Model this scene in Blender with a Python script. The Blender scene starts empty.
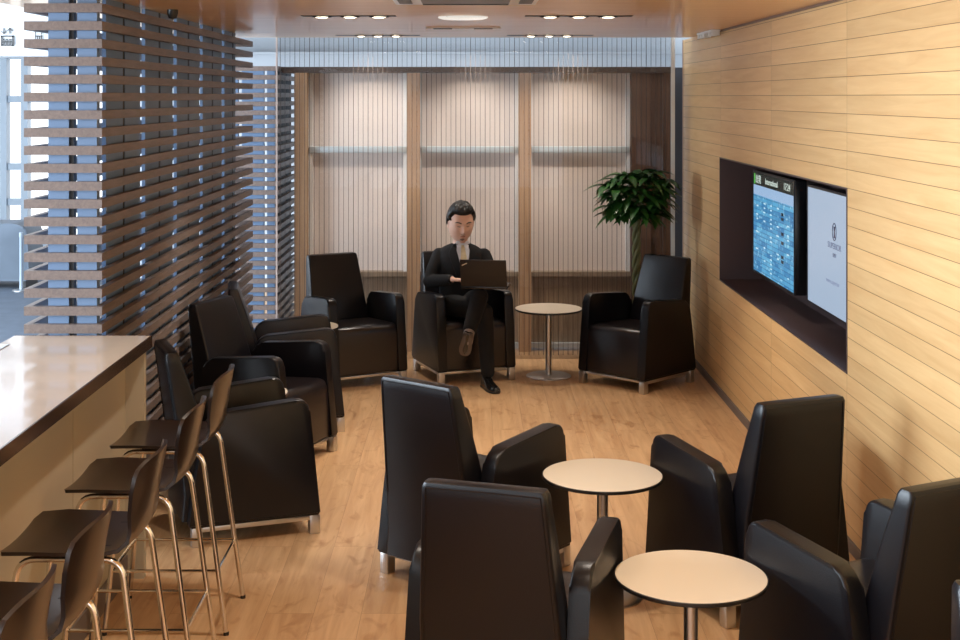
import bpy, bmesh, math, random
from mathutils import Vector, Matrix, noise
random.seed(7)
sc = bpy.context.scene
COL = sc.collection
F, CX, CY, H = 1350.0, 470.0, 96.6, 2.0
ZC = 2.4447            # lounge ceiling height
R = math.radians

# ------------------------------------------------------------------ helpers
def at(u, v, d):
    return Vector(((u - CX) * d / F, d, H - (v - CY) * d / F))

def tag(o, label=None, cat=None, group=None, kind=None):
    if label: o['label'] = label
    if cat: o['category'] = cat
    if group: o['group'] = group
    if kind: o['kind'] = kind
    return o

def empty(name, loc, rz=0):
    o = bpy.data.objects.new(name, None)
    o.empty_display_size = .1
    o.location = loc; o.rotation_euler = (0, 0, rz)
    COL.objects.link(o)
    return o

def children(o):
    return [c for c in bpy.data.objects if c.parent == o]

def copy_tree(o, parent=None):
    c = o.copy(); COL.objects.link(c)
    if parent: c.parent = parent
    for ch in children(o): copy_tree(ch, c)
    return c

class MB:
    def __init__(s): s.bm = bmesh.new()
    def box(s, x0, x1, y0, y1, z0, z1, bevel=0, seg=2):
        t = bmesh.new()
        vs = [t.verts.new((x, y, z)) for z in (z0, z1) for y in (y0, y1) for x in (x0, x1)]
        for f in ((0,2,3,1),(4,5,7,6),(0,1,5,4),(2,6,7,3),(0,4,6,2),(1,3,7,5)):
            t.faces.new([vs[i] for i in f])
        if bevel: bmesh.ops.bevel(t, geom=t.edges[:], offset=bevel, segments=seg, profile=.5, affect='EDGES')
        s._add(t); return s
    def hexa(s, pts, bevel=0, seg=3):
        t = bmesh.new()
        vs = [t.verts.new(p) for p in pts]
        for f in ((0,2,3,1),(4,5,7,6),(0,1,5,4),(2,6,7,3),(0,4,6,2),(1,3,7,5)):
            t.faces.new([vs[i] for i in f])
        if bevel: bmesh.ops.bevel(t, geom=t.edges[:], offset=bevel, segments=seg, profile=.5, affect='EDGES')
        s._add(t); return s
    def prism(s, pts, axis, a, b, bevel=0, seg=2):
        """polygon pts (2D) extruded between a and b along axis; other axes in order"""
        t = bmesh.new()
        def mk(p, h):
            if axis == 0: return (h, p[0], p[1])
            if axis == 1: return (p[0], h, p[1])
            return (p[0], p[1], h)
        A = [t.verts.new(mk(p, a)) for p in pts]; B = [t.verts.new(mk(p, b)) for p in pts]
        n = len(pts)
        fa = t.faces.new(A); fb = t.faces.new(B[::-1])
        for i in range(n): t.faces.new((A[i], B[i], B[(i+1) % n], A[(i+1) % n]))
        if bevel:
            ed = list(set(list(fa.edges) + list(fb.edges)))
            bmesh.ops.bevel(t, geom=ed, offset=bevel, segments=seg, profile=.5, affect='EDGES')
        s._add(t); return s
    def lathe(s, prof, cx=0, cy=0, n=40, cz=0):
        t = bmesh.new(); rings = []
        for r, z in prof:
            if r < 1e-5: rings.append([t.verts.new((cx, cy, cz + z))])
            else: rings.append([t.verts.new((cx + r*math.cos(2*math.pi*i/n), cy + r*math.sin(2*math.pi*i/n), cz + z)) for i in range(n)])
        for a, b in zip(rings, rings[1:]):
            for i in range(n):
                j = (i+1) % n
                q = [a[i % len(a)], a[j % len(a)], b[j % len(b)], b[i % len(b)]]
                q = list(dict.fromkeys(q))
                if len(q) > 2: t.faces.new(q)
        for rg in (rings[0], rings[-1]):
            if len(rg) > 2: t.faces.new(rg)
        s._add(t); return s
    def tube(s, pts, r, n=10, cap=True, radii=None):
        t = bmesh.new(); pts = [Vector(p) for p in pts]; rings = []
        up = None
        for i, p in enumerate(pts):
            d = (pts[min(i+1, len(pts)-1)] - pts[max(i-1, 0)]).normalized()
            if up is None: up = d.orthogonal().normalized()
            up = (up - d * up.dot(d)).normalized()
            sd = d.cross(up)
            rr = radii[i] if radii else r
            rings.append([t.verts.new(p + up*rr*math.cos(2*math.pi*k/n) + sd*rr*math.sin(2*math.pi*k/n)) for k in range(n)])
        for a, b in zip(rings, rings[1:]):
            for k in range(n): t.faces.new((a[k], a[(k+1) % n], b[(k+1) % n], b[k]))
        if cap: t.faces.new(rings[0][::-1]); t.faces.new(rings[-1])
        s._add(t); return s
    def quad(s, a, b, c, d):
        s.bm.faces.new([s.bm.verts.new(p) for p in (a, b, c, d)]); return s
    def grid(s, rows):
        vs = [[s.bm.verts.new(p) for p in r] for r in rows]
        for a, b in zip(vs, vs[1:]):
            for i in range(len(a)-1): s.bm.faces.new((a[i], a[i+1], b[i+1], b[i]))
        return s
    def _add(s, t):
        me = bpy.data.meshes.new('t'); t.to_mesh(me); t.free(); s.bm.from_mesh(me); bpy.data.meshes.remove(me)
    def build(s, name, mat, parent=None, smooth=True, recalc=True):
        if recalc: bmesh.ops.recalc_face_normals(s.bm, faces=s.bm.faces[:])
        me = bpy.data.meshes.new(name); s.bm.to_mesh(me); s.bm.free()
        if smooth:
            for p in me.polygons: p.use_smooth = True
            me.set_sharp_from_angle(angle=R(38))
        o = bpy.data.objects.new(name, me); COL.objects.link(o)
        if mat: me.materials.append(mat)
        if parent: o.parent = parent
        return o

def rounded(pts, rad, n=5):
    out = []
    m = len(pts)
    for i, p in enumerate(pts):
        r = rad[i] if isinstance(rad, (list, tuple)) else rad
        p = Vector(p); a = Vector(pts[i-1]); b = Vector(pts[(i+1) % m])
        if r <= 0: out.append(tuple(p)); continue
        da = (a-p).normalized(); db = (b-p).normalized()
        p0 = p + da*r; p1 = p + db*r
        for k in range(n+1):
            t = k/n; out.append(tuple(p0*(1-t)**2 + p*2*t*(1-t) + p1*t*t))
    return out

def smooth_path(pts, rad, n=5):
    out = [Vector(pts[0])]
    for i in range(1, len(pts)-1):
        p = Vector(pts[i]); a = Vector(pts[i-1]); b = Vector(pts[i+1])
        r = min(rad, (a-p).length*.48, (b-p).length*.48)
        p0 = p + (a-p).normalized()*r; p1 = p + (b-p).normalized()*r
        for k in range(n+1):
            t = k/n; out.append(p0*(1-t)**2 + p*2*t*(1-t) + p1*t*t)
    out.append(Vector(pts[-1])); return out

# ------------------------------------------------------------------ materials
def srgb(r, g, b):
    return tuple(((c/255)/12.92 if c/255 <= .04045 else ((c/255+.055)/1.055)**2.4) for c in (r, g, b)) + (1,)

def mat(name, col, rough=.5, metal=0, spec=.5, bump=0, bscale=200, coat=0, var=0, vscale=5, coat_rough=.1):
    m = bpy.data.materials.new(name); m.use_nodes = True
    nt = m.node_tree; b = nt.nodes['Principled BSDF']
    b.inputs['Base Color'].default_value = col
    b.inputs['Roughness'].default_value = rough
    b.inputs['Metallic'].default_value = metal
    b.inputs['Specular IOR Level'].default_value = spec
    b.inputs['Coat Weight'].default_value = coat
    b.inputs['Coat Roughness'].default_value = coat_rough
    tc = nt.nodes.new('ShaderNodeTexCoord')
    if bump:
        n = nt.nodes.new('ShaderNodeTexNoise'); n.inputs['Scale'].default_value = bscale; n.inputs['Detail'].default_value = 3
        nt.links.new(tc.outputs['Object'], n.inputs['Vector'])
        bp = nt.nodes.new('ShaderNodeBump'); bp.inputs['Strength'].default_value = bump; bp.inputs['Distance'].default_value = .002
        nt.links.new(n.outputs['Fac'], bp.inputs['Height']); nt.links.new(bp.outputs['Normal'], b.inputs['Normal'])
    if var:
        n = nt.nodes.new('ShaderNodeTexNoise'); n.inputs['Scale'].default_value = vscale; n.inputs['Detail'].default_value = 4
        nt.links.new(tc.outputs['Object'], n.inputs['Vector'])
        mx = nt.nodes.new('ShaderNodeMix'); mx.data_type = 'RGBA'
        mx.inputs[6].default_value = tuple(c*(1-var) for c in col[:3]) + (1,)
        mx.inputs[7].default_value = tuple(min(1, c*(1+var)) for c in col[:3]) + (1,)
        nt.links.new(n.outputs['Fac'], mx.inputs[0]); nt.links.new(mx.outputs[2], b.inputs['Base Color'])
    return m

def wood(name, light, dark, axes, gscale=(1.2, 28, 28), rough=.4, planks=None, coat=0, coat_rough=.15, knots=0, contrast=(.3, .7), spec=.5):
    """axes: which world axes are (along grain, across, third). planks: (length,width,mortar,dark colour,offset vec,brick offset,tint)"""
    m = bpy.data.materials.new(name); m.use_nodes = True
    nt = m.node_tree; L = nt.links; N = nt.nodes; b = N['Principled BSDF']
    b.inputs['Roughness'].default_value = rough; b.inputs['Coat Weight'].default_value = coat
    b.inputs['Coat Roughness'].default_value = coat_rough; b.inputs['Specular IOR Level'].default_value = spec
    g = N.new('ShaderNodeNewGeometry'); sp = N.new('ShaderNodeSeparateXYZ'); L.new(g.outputs['Position'], sp.inputs[0])
    cb = N.new('ShaderNodeCombineXYZ')
    for i, a in enumerate(axes): L.new(sp.outputs['XYZ'.index(a)], cb.inputs[i])
    vec = cb.outputs[0]; brick = None
    if planks:
        ln, wd, mo, mc, off, boff, tint = planks
        mp = N.new('ShaderNodeMapping'); mp.inputs['Location'].default_value = off; L.new(vec, mp.inputs[0])
        brick = N.new('ShaderNodeTexBrick'); L.new(mp.outputs[0], brick.inputs['Vector'])
        brick.offset = boff; brick.offset_frequency = 2 if boff else 1; brick.squash = 1
        brick.inputs['Scale'].default_value = 1; brick.inputs['Brick Width'].default_value = ln
        brick.inputs['Row Height'].default_value = wd; brick.inputs['Mortar Size'].default_value = mo
        brick.inputs['Mortar Smooth'].default_value = .3
        brick.inputs['Color1'].default_value = (0, 0, 0, 1); brick.inputs['Color2'].default_value = (1, 1, 1, 1)
        brick.inputs['Mortar'].default_value = (.5, .5, .5, 1)
        # shift grain per plank
        sc2 = N.new('ShaderNodeVectorMath'); sc2.operation = 'SCALE'; sc2.inputs['Scale'].default_value = 7.3
        L.new(brick.outputs['Color'], sc2.inputs[0])
        ad = N.new('ShaderNodeVectorMath'); ad.operation = 'ADD'; L.new(vec, ad.inputs[0]); L.new(sc2.outputs[0], ad.inputs[1]); vec = ad.outputs[0]
    mp2 = N.new('ShaderNodeMapping'); mp2.inputs['Scale'].default_value = gscale; L.new(vec, mp2.inputs[0])
    n = N.new('ShaderNodeTexNoise'); n.inputs['Scale'].default_value = 1; n.inputs['Detail'].default_value = 6; n.inputs['Roughness'].default_value = .6
    n.inputs['Distortion'].default_value = .6; L.new(mp2.outputs[0], n.inputs['Vector'])
    cr = N.new('ShaderNodeValToRGB'); cr.color_ramp.elements[0].position = contrast[0]; cr.color_ramp.elements[1].position = contrast[1]
    cr.color_ramp.elements[0].color = dark; cr.color_ramp.elements[1].color = light; L.new(n.outputs['Fac'], cr.inputs[0])
    out = cr.outputs[0]
    if knots:
        n3 = N.new('ShaderNodeTexNoise'); n3.inputs['Scale'].default_value = knots; n3.inputs['Detail'].default_value = 5; n3.inputs['Distortion'].default_value = 1.2
        mp3 = N.new('ShaderNodeMapping'); mp3.inputs['Scale'].default_value = (1, 2.2, 1); L.new(vec, mp3.inputs[0]); L.new(mp3.outputs[0], n3.inputs['Vector'])
        r3 = N.new('ShaderNodeValToRGB'); r3.color_ramp.elements[0].position = .56; r3.color_ramp.elements[1].position = .78
        r3.color_ramp.elements[0].color = (1, 1, 1, 1); r3.color_ramp.elements[1].color = (.66, .54, .44, 1); L.new(n3.outputs['Fac'], r3.inputs[0])
        mk = N.new('ShaderNodeMix'); mk.data_type = 'RGBA'; mk.blend_type = 'MULTIPLY'; mk.inputs[0].default_value = 1
        L.new(out, mk.inputs[6]); L.new(r3.outputs[0], mk.inputs[7]); out = mk.outputs[2]
    if planks:
        hs = N.new('ShaderNodeHueSaturation')
        mr = N.new('ShaderNodeMapRange'); mr.inputs[3].default_value = 1-tint; mr.inputs[4].default_value = 1+tint
        L.new(brick.outputs['Color'], mr.inputs[0]); L.new(mr.outputs[0], hs.inputs['Value']); L.new(out, hs.inputs['Color'])
        mx = N.new('ShaderNodeMix'); mx.data_type = 'RGBA'; L.new(brick.outputs['Fac'], mx.inputs[0]); L.new(hs.outputs[0], mx.inputs[6]); mx.inputs[7].default_value = mc
        out = mx.outputs[2]
        bp = N.new('ShaderNodeBump'); bp.invert = True; bp.inputs['Strength'].default_value = .4; bp.inputs['Distance'].default_value = .003
        L.new(brick.outputs['Fac'], bp.inputs['Height']); L.new(bp.outputs[0], b.inputs['Normal'])
    L.new(out, b.inputs['Base Color'])
    return m

def emit(name, col, s):
    m = bpy.data.materials.new(name); m.use_nodes = True; nt = m.node_tree
    b = nt.nodes['Principled BSDF']; b.inputs['Base Color'].default_value = (0.02, .02, .02, 1)
    b.inputs['Emission Color'].default_value = col; b.inputs['Emission Strength'].default_value = s
    b.inputs['Roughness'].default_value = .25
    return m

def glass(name, tint=(.93, .93, .93, 1), refl=.018):
    m = bpy.data.materials.new(name); m.use_nodes = True; nt = m.node_tree; nt.nodes.clear()
    o = nt.nodes.new('ShaderNodeOutputMaterial'); mx = nt.nodes.new('ShaderNodeMixShader')
    t = nt.nodes.new('ShaderNodeBsdfTransparent'); t.inputs[0].default_value = tint
    g = nt.nodes.new('ShaderNodeBsdfGlossy'); g.inputs['Roughness'].default_value = .02
    fr = nt.nodes.new('ShaderNodeLayerWeight'); fr.inputs[0].default_value = .015
    mr = nt.nodes.new('ShaderNodeMath'); mr.operation = 'MAXIMUM'; mr.inputs[1].default_value = refl
    nt.links.new(fr.outputs['Fresnel'], mr.inputs[0]); nt.links.new(mr.outputs[0], mx.inputs[0])
    nt.links.new(t.outputs[0], mx.inputs[1]); nt.links.new(g.outputs[0], mx.inputs[2]); nt.links.new(mx.outputs[0], o.inputs[0])
    return m

M = {}
M['floor'] = wood('oak_floor', srgb(210, 172, 128), srgb(180, 138, 98), 'YXZ', (1.5, 20, 20), .42,
                  planks=(2.1, .185, .0008, srgb(150, 112, 78), (.3, .05, 0), .37, .07), knots=5.0)
M['wall'] = wood('maple_wall', srgb(226, 190, 136), srgb(208, 166, 112), 'YZX', (1.5, 22, 22), .45,
                 planks=(1.51, .0827, .0014, srgb(120, 82, 48), (0.03, .0612, 0), 0, .07), contrast=(.25, .75))
M['ceil'] = wood('ceiling_veneer', srgb(242, 198, 142), srgb(228, 178, 120), 'XYZ', (1.5, 14, 14), .35, coat=.35, coat_rough=.08)
M['slat'] = wood('slat_wood', srgb(128, 113, 106), srgb(102, 90, 85), 'YXZ', (6, 60, 60), .5)
M['post'] = wood('post_wood', srgb(192, 158, 124), srgb(166, 128, 96), 'ZXY', (2, 40, 40), .5)
M['postdark'] = wood('dark_board', srgb(116, 88, 72), srgb(88, 64, 52), 'ZXY', (2, 40, 40), .5)
M['dado'] = wood('dado_wood', srgb(160, 142, 122), srgb(128, 110, 92), 'ZXY', (3, 50, 50), .45)
M['header'] = mat('header_brown', srgb(76, 62, 56), .5)
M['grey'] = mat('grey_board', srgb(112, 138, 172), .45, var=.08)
M['greydark'] = mat('dark_joint', srgb(40, 42, 48), .6)
M['leather'] = mat('dark_leather', srgb(12, 11, 17), .32, bump=.2, bscale=260, spec=.42, var=.15, vscale=4)
M['seatl'] = mat('seat_leather', srgb(27, 21, 23), .28, bump=.25, bscale=180, spec=.6, var=.2, vscale=7)  # seat leather, lighter and glossier than the arms and back
M['steel'] = mat('brushed_aluminium', srgb(205, 205, 205), .32, 1)
M['chrome'] = mat('chrome', srgb(225, 222, 218), .1, 1)
M['ttop'] = mat('cream_laminate', srgb(230, 220, 202), .4, spec=.3)
M['black'] = mat('black_edge', srgb(24, 22, 22), .4)
M['ply'] = mat('dark_plywood', srgb(30, 18, 15), .28, coat=.2, var=.15, vscale=12, coat_rough=.12)
M['counter'] = mat('counter_stone', srgb(192, 174, 156), .14, var=.05, vscale=9, coat=.5, spec=.6, coat_rough=.05)
M['bronze'] = mat('bronze_edge', srgb(96, 76, 64), .22, .7)
M['cream'] = mat('cream_panel', srgb(190, 180, 158), .5)
M['white'] = mat('white_paint', srgb(236, 238, 240), .6)
M['offw'] = mat('offwhite_paint', srgb(176, 182, 188), .6)
M['fabric'] = mat('pale_fabric_panel', srgb(230, 218, 212), .7, bump=.1, bscale=90)
M['bar'] = mat('pale_metal_bar', srgb(205, 218, 226), .35, .2)
M['line'] = mat('dark_thread', srgb(70, 62, 60), .6)
M['niche'] = mat('niche_metal', srgb(86, 72, 74), .4, .2)
M['plastic'] = mat('black_plastic', srgb(16, 16, 18), .25)
M['carpet'] = mat('blue_grey_carpet', srgb(66, 76, 90), .9, var=.35, vscale=6, bump=.4, bscale=60)
M['base'] = mat('grey_skirting', srgb(110, 100, 96), .5)
M['glass'] = glass('clear_glass')
M['glassedge'] = mat('polished_glass_edge', srgb(225, 232, 236), .3)
M['lamp'] = emit('lamp_face', (1, .86, .66, 1), 14)
M['vent'] = mat('vent_white', srgb(228, 228, 230), .5)
M['round'] = emit('round_lamp_diffuser', (1, .93, .84, 1), .6)
M['frame'] = mat('window_frame_pale', srgb(140, 152, 164), .45)

# ------------------------------------------------------------------ setting
def struct(name, mb, m, parent=None, label=None):
    o = mb.build(name, m, parent)
    if not parent: o['kind'] = 'structure'
    if label: o['label'] = label
    return o

WX = 1.678
struct('floor', MB().box(-2.15, WX+.5, -9, 13.8, -.1, 0), M['floor'], label='light oak plank floor of the lounge')
f2 = struct('floor', MB().box(-11, -2.151, -9, 19, -.1, -.002), M['carpet'], label='blue grey carpet of the concourse')

NY0, NY1, NZ0, NZ1 = 6.0, 9.06, .767, 1.594
w = MB()
w.box(WX, WX+.45, -4, NY0, 0, ZC); w.box(WX, WX+.45, NY1, 10.62, 0, ZC)
w.box(WX, WX+.45, NY0, NY1, 0, NZ0); w.box(WX, WX+.45, NY0, NY1, NZ1, ZC)
struct('wall_right', w, M['wall'], label='maple plank wall with a long screen niche')
t = .008; n = MB()
n.box(WX-.004, WX+.35, NY0, NY0+t, NZ0, NZ1).box(WX-.004, WX+.35, NY1-t, NY1, NZ0, NZ1)
n.box(WX-.004, WX+.35, NY0+t, NY1-t, NZ0, NZ0+t).box(WX-.004, WX+.35, NY0+t, NY1-t, NZ1-t, NZ1)
n.box(WX+.30, WX+.35, NY0+t, NY1-t, NZ0+t, NZ1-t)
struct('trim_1', n, M['niche'], label='dark metal lining of the screen niche')
struct('baseboard_right', MB().box(WX-.012, WX, -4, 10.62, 0, .05), M['base'], label='thin grey skirting under the maple wall')
struct('trim_2', MB().box(WX-.006, WX+.06, 10.62, 10.635, 0, ZC), mat('end_trim', srgb(176, 150, 138), .5), label='pale end trim of the maple wall')
struct('trim_3', MB().box(WX-.012, WX, 4.0, 9.4, ZC-.012, ZC), mat('shadow_gap', srgb(120, 96, 80), .5), label='thin shadow trim where wall meets ceiling')

CE = 10.17
struct('ceiling', MB().box(-2.23, WX+.5, -4, CE, ZC, ZC+.12), M['ceil'], label='glossy wood veneer ceiling')
# void beyond the lounge ceiling
struct('ceiling', MB().box(-11, 3, CE+.001, 18, 3.3, 3.4), M['white'], label='high white ceiling beyond the lounge')
struct('wall_back', MB().box(-3.6, 3, 14, 14.2, 0, 2.452).box(-3.6, 3, 14.35, 14.5, 2.2, 3.3), M['offw'], label='pale far wall above the panel unit')
struct('trim_4', MB().box(-3.6, 3, 13.96, 14.36, 2.44, 2.462), M['offw'], label='ledge on the pale far wall')
struct('wall_right', MB().box(2.2, 2.3, 10.7, 14, 0, 3.3), M['offw'], label='pale return wall behind the panel unit')

# concourse window wall
g = MB()
for z in (0.0, .55, 1.02, 1.92, 2.5): g.box(-11, -2.6, 18, 18.1, z, z+.09)
for x in (-10.4, -9.0, -7.6, -6.26, -5.98, -4.7): g.box(x, x+.09, 17.97, 18.12, 0, 3.3)
struct('window_1', g, M['frame'], label='pale framed concourse window wall')
# sloping handrail-like transoms close to the screen
# sign bulkhead over the concourse
struct('wall_left', MB().box(-8, -2.7, 12.0, 12.25, 2.405, 3.0).box(-8, -2.7, 12.02, 12.6, 2.36, 2.404), mat('bulkhead_paint', srgb(190, 194, 198), .6), label='white bulkhead carrying pictograms')

def picto(name, label, cat, u, v):
    o = empty(name, at(u, v, 11.99)); tag(o, label, cat); return o
p = picto('lift_sign', 'dark lift pictogram with up and down arrows on the white bulkhead', 'sign', 7, 36)
k = 11.99/F
m = MB()
for a in (-6, 5.2): m.box(a*k, (a+1.7)*k, -.004, 0, -10*k, .5*k)
m.box(-6*k, 6.6*k, -.004, 0, -10*k, -8.7*k); m.box(-6*k, 6.6*k, -.004, 0, -.8*k, .5*k)
m.build('cab_outline', M['black'], p)
for a in (-3.2, 0, 3.2):
    q = MB(); q.lathe([(0, 0), (.9*k, .5*k), (.9*k, 1*k), (0, 1.6*k)], a*k, -.003, 10, -4.2*k)
    q.box((a-1.1)*k, (a+1.1)*k, -.004, 0, -6.6*k, -4.4*k); q.box((a-.7)*k, (a+.7)*k, -.004, 0, -8.6*k, -6.6*k)
    q.build('figure', M['black'], p)
for a, s in ((-3, -1), (3, 1)):
    q = MB(); q.box((a-.6)*k, (a+.6)*k, -.004, 0, 2.3*k, 8*k)
    tip = 8.6 if s > 0 else 1.6
    for e in (-1, 1):
        q.prism([((a)*k, tip*k), ((a+e*2.6)*k, (tip-s*2.8)*k), ((a+e*2.6)*k, (tip-s*3.9)*k), (a*k, (tip-s*1.2)*k)], 1, -.004, 0)
    q.build('arrow', M['black'], p)
p = picto('restroom_sign', 'small dark pictogram partly hidden behind the slats', 'sign', 38.5, 36)
m = MB().box(-3.6*k, 3.6*k, -.004, 0, -.6*k, .4*k)
for a in (-3.2, -1.1, 1.1, 3.2): m.box((a-.4)*k, (a+.4)*k, -.004, 0, -4*k, (4.5 if abs(a) > 2 else 0)*k)
m.build('symbol', M['black'], p)

# far concourse seat and post
s0 = empty('concourse_seat', (-4.86, 14.3, 0)); tag(s0, 'pale grey upholstered seat standing on the concourse carpet', 'seat')
MB().prism(rounded([(-.9, .08), (.27, .08), (.25, .62), (.12, .68), (-.9, .66)], [.01, .03, .05, .05, .01]), 1, -.25, .25, .02).build('upholstery', mat('pale_upholstery', srgb(84, 94, 106), .7, var=.15), s0)
for x in (-.7, .16): MB().box(x, x+.06, -.2, .2, 0, .08).build('foot', M['black'], s0)
s1 = empty('barrier_post', (-4.62, 13.9, 0)); tag(s1, 'slim pale barrier post beside the concourse seat', 'post')
MB().lathe([(.09, 0), (.09, .012), (.03, .02), (0, .02)], 0, 0, 20).build('base', M['steel'], s1)
MB().lathe([(.018, .02), (.018, .55), (.022, .56), (.022, .6), (0, .6)], 0, 0, 14).build('pole', M['frame'], s1)

# ------------------------------------------------------------------ slatted screens
def ring(x0, x1, y0, y1, z0, z1, w, sides='FBLR'):
    m = MB()
    if 'F' in sides: m.box(x0, x1, y0, y0+w, z0, z1)
    if 'B' in sides: m.box(x0, x1, y1-w, y1, z0, z1)
    if 'L' in sides: m.box(x0, x0+w, y0+w, y1-w if 'B' in sides else y1, z0, z1)
    if 'R' in sides: m.box(x1-w, x1, y0+w, y1-w if 'B' in sides else y1, z0, z1)
    return m
scr = empty('slatted_screen', (-1.77, 7.9, 0)); tag(scr, 'long wooden slatted screen wall with grey uprights between counter and back corner', 'screen')
def rel(mb, o):
    bmesh.ops.translate(mb.bm, verts=mb.bm.verts[:], vec=-o.location); return mb
for k_ in range(31):
    zt = 2.4057 - .0776*k_
    rel(ring(-1.94, -1.60, 5.87, 9.95, zt-.039, zt, .03), scr).build('slat', M['slat'], scr, smooth=False)
ys = []
y = 6.0
gaps = [6.05 + .735*i for i in range(-1, 6)]
for i in range(6):
    a = gaps[i]+.05; b = gaps[i+1]-.05; mid = (a+b)/2
    a = max(a, 5.93); b = min(b, 9.47)
    if mid-.02 <= a:
        segs = [(a, b)]
    else: segs = [(a, mid-.02), (mid+.02, b)]
    if b <= a: continue
    for s_, e_ in segs:
        for (xa, xb) in ((-1.662, -1.645),):
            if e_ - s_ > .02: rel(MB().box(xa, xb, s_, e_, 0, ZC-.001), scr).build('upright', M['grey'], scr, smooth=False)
    if len(segs) > 1:
        for (xa, xb) in ((-1.660, -1.648),):
            rel(MB().box(xa, xb, mid-.02, mid+.02, 0, ZC-.001), scr).build('joint_strip', M['greydark'], scr, smooth=False)
# front column uprights
for xa, xb in ((-1.845, -1.755), (-1.718, -1.632)):
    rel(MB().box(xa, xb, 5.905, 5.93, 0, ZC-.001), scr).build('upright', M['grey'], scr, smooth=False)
for xa, xb in ((-1.752, -1.735),):
    rel(MB().box(xa, xb, 5.915, 5.95, 0, ZC-.001), scr).build('joint_strip', M['greydark'], scr, smooth=False)

sb = empty('slatted_screen', (-1.75, 10.9, 0)); tag(sb, 'short wooden slatted screen beside the glass partition at the back left corner', 'screen')
UT = 2.235
for k_ in range(33):
    zt = UT - .0684*k_
    if zt < .04: break
    rel(ring(-1.98, -1.478, 10.42, 11.45, zt-.036, zt, .03, 'FR'), sb).build('slat', M['slat'], sb, smooth=False)
for xa, xb in ((-1.95, -1.80), (-1.77, -1.60), (-1.574, -1.515)):
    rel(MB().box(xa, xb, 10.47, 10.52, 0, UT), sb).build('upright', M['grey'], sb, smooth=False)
for ya, yb in ((10.56, 10.86), (10.9, 11.14), (11.18, 11.44)):
    rel(MB().box(-1.56, -1.515, ya, yb, 0, UT), sb).build('upright', M['greydark'], sb, smooth=False)

# ------------------------------------------------------------------ back panel unit
PD = 10.62
def X(u, d=PD): return (u-CX)*d/F
def Z(v, d=PD): return H-(v-CY)*d/F
un = empty('panel_unit', (0, PD, 0)); tag(un, 'wooden framed unit of three pale wall panels behind the glass partition', 'wall unit')
def U(mb, name, m_, label=None, smooth=False):
    o = rel(mb, un).build(name, m_, un, smooth=smooth)
    if label: o['label'] = label
    return o
U(MB().box(X(283), X(672), PD-.05, PD+.3, Z(73), Z(67)), 'header', M['header'], 'dark brown header beam')
for a, b in ((295, 308), (407, 420), (518.5, 531)):
    U(MB().box(X(a), X(b), PD-.05, PD+.05, 0, Z(73)), 'post', M['post'])
U(MB().box(X(630.5), X(650), PD-.03, PD+.05, 0, Z(73)), 'post', M['postdark'], 'darker brown end board')
for a, b in ((650, 656), (656.5, 663), (663.5, 671)):
    U(MB().box(X(a), X(b), PD+.02, PD+.05, 0, Z(73)), 'post', M['postdark'], 'narrow dark end board')
zb = Z(272)
for a, b in ((308, 407), (420, 518.5), (531, 630.5)):
    xa, xb = X(a), X(b)
    U(MB().box(xa, xb, PD+.10, PD+.12, zb, Z(73)), 'fabric_panel', M['fabric'])
    U(MB().box(xa, xa+.012 if a > 400 else xa+.03, PD+.04, PD+.10, zb, Z(73)), 'edge_strip', M['white'])
    U(MB().box(xb-.03, xb, PD+.04, PD+.10, zb, Z(73)), 'edge_strip', M['white'])
    U(MB().box(xa+.004, xb-.004, PD+.02, PD+.07, Z(153), Z(146.5), .006), 'cross_bar', M['bar'], 'pale metal cross bar', True)
    U(MB().box(xa, xb, PD+.0, PD+.12, zb-.035, zb), 'sill', M['dado'])
    U(MB().box(xa, xb, PD+.05, PD+.12, .02, zb-.035), 'lower_panel', M['dado'])
    U(MB().box(xa, xb, PD+.0, PD+.05, 0.02, .06), 'kick_strip', M['offw'], 'pale strip along the foot')

# glass partition with fine dark vertical lines
GD = 10.3
gp = empty('glass_partition', (0, GD, 0)); tag(gp, 'clear glass partition with fine dark vertical lines in front of the panel unit', 'partition')
def G(mb, name, m_, **kw):
    bmesh.ops.translate(mb.bm, verts=mb.bm.verts[:], vec=(0, -GD, 0)); return mb.build(name, m_, gp, smooth=False, **kw)
gx0, gx1 = (277.5-CX)*GD/F, (671-CX)*GD/F
G(MB().box(gx0, gx1, GD-.006, GD+.006, 0, 2.9), 'pane', M['glass'])
ln = MB(); x = gx0+.02; i = 0
while x < gx1-.02:
    w_ = .0030 if i % 3 else .0042
    ln.box(x, x+w_, GD-.010, GD-.0065, 0.03, 2.9); x += .0372; i += 1
o = G(ln, 'line_pattern', M['line'])
G(MB().box(gx1, gx1+.028, GD-.012, GD+.012, 0, 2.9), 'edge_profile', M['glassedge'])
G(MB().box(gx0-.012, gx0, GD-.012, GD+.012, 0, 2.9), 'edge_profile', mat('left_edge', srgb(196, 182, 178), .4))
struct('trim_5', MB().box((673.5-CX)*10.9/F, 2.2, 10.9, 10.95, 0, 2.235), mat('blue_grey_frame', srgb(74, 80, 92), .5), label='blue grey upright between glass and maple wall')

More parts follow.
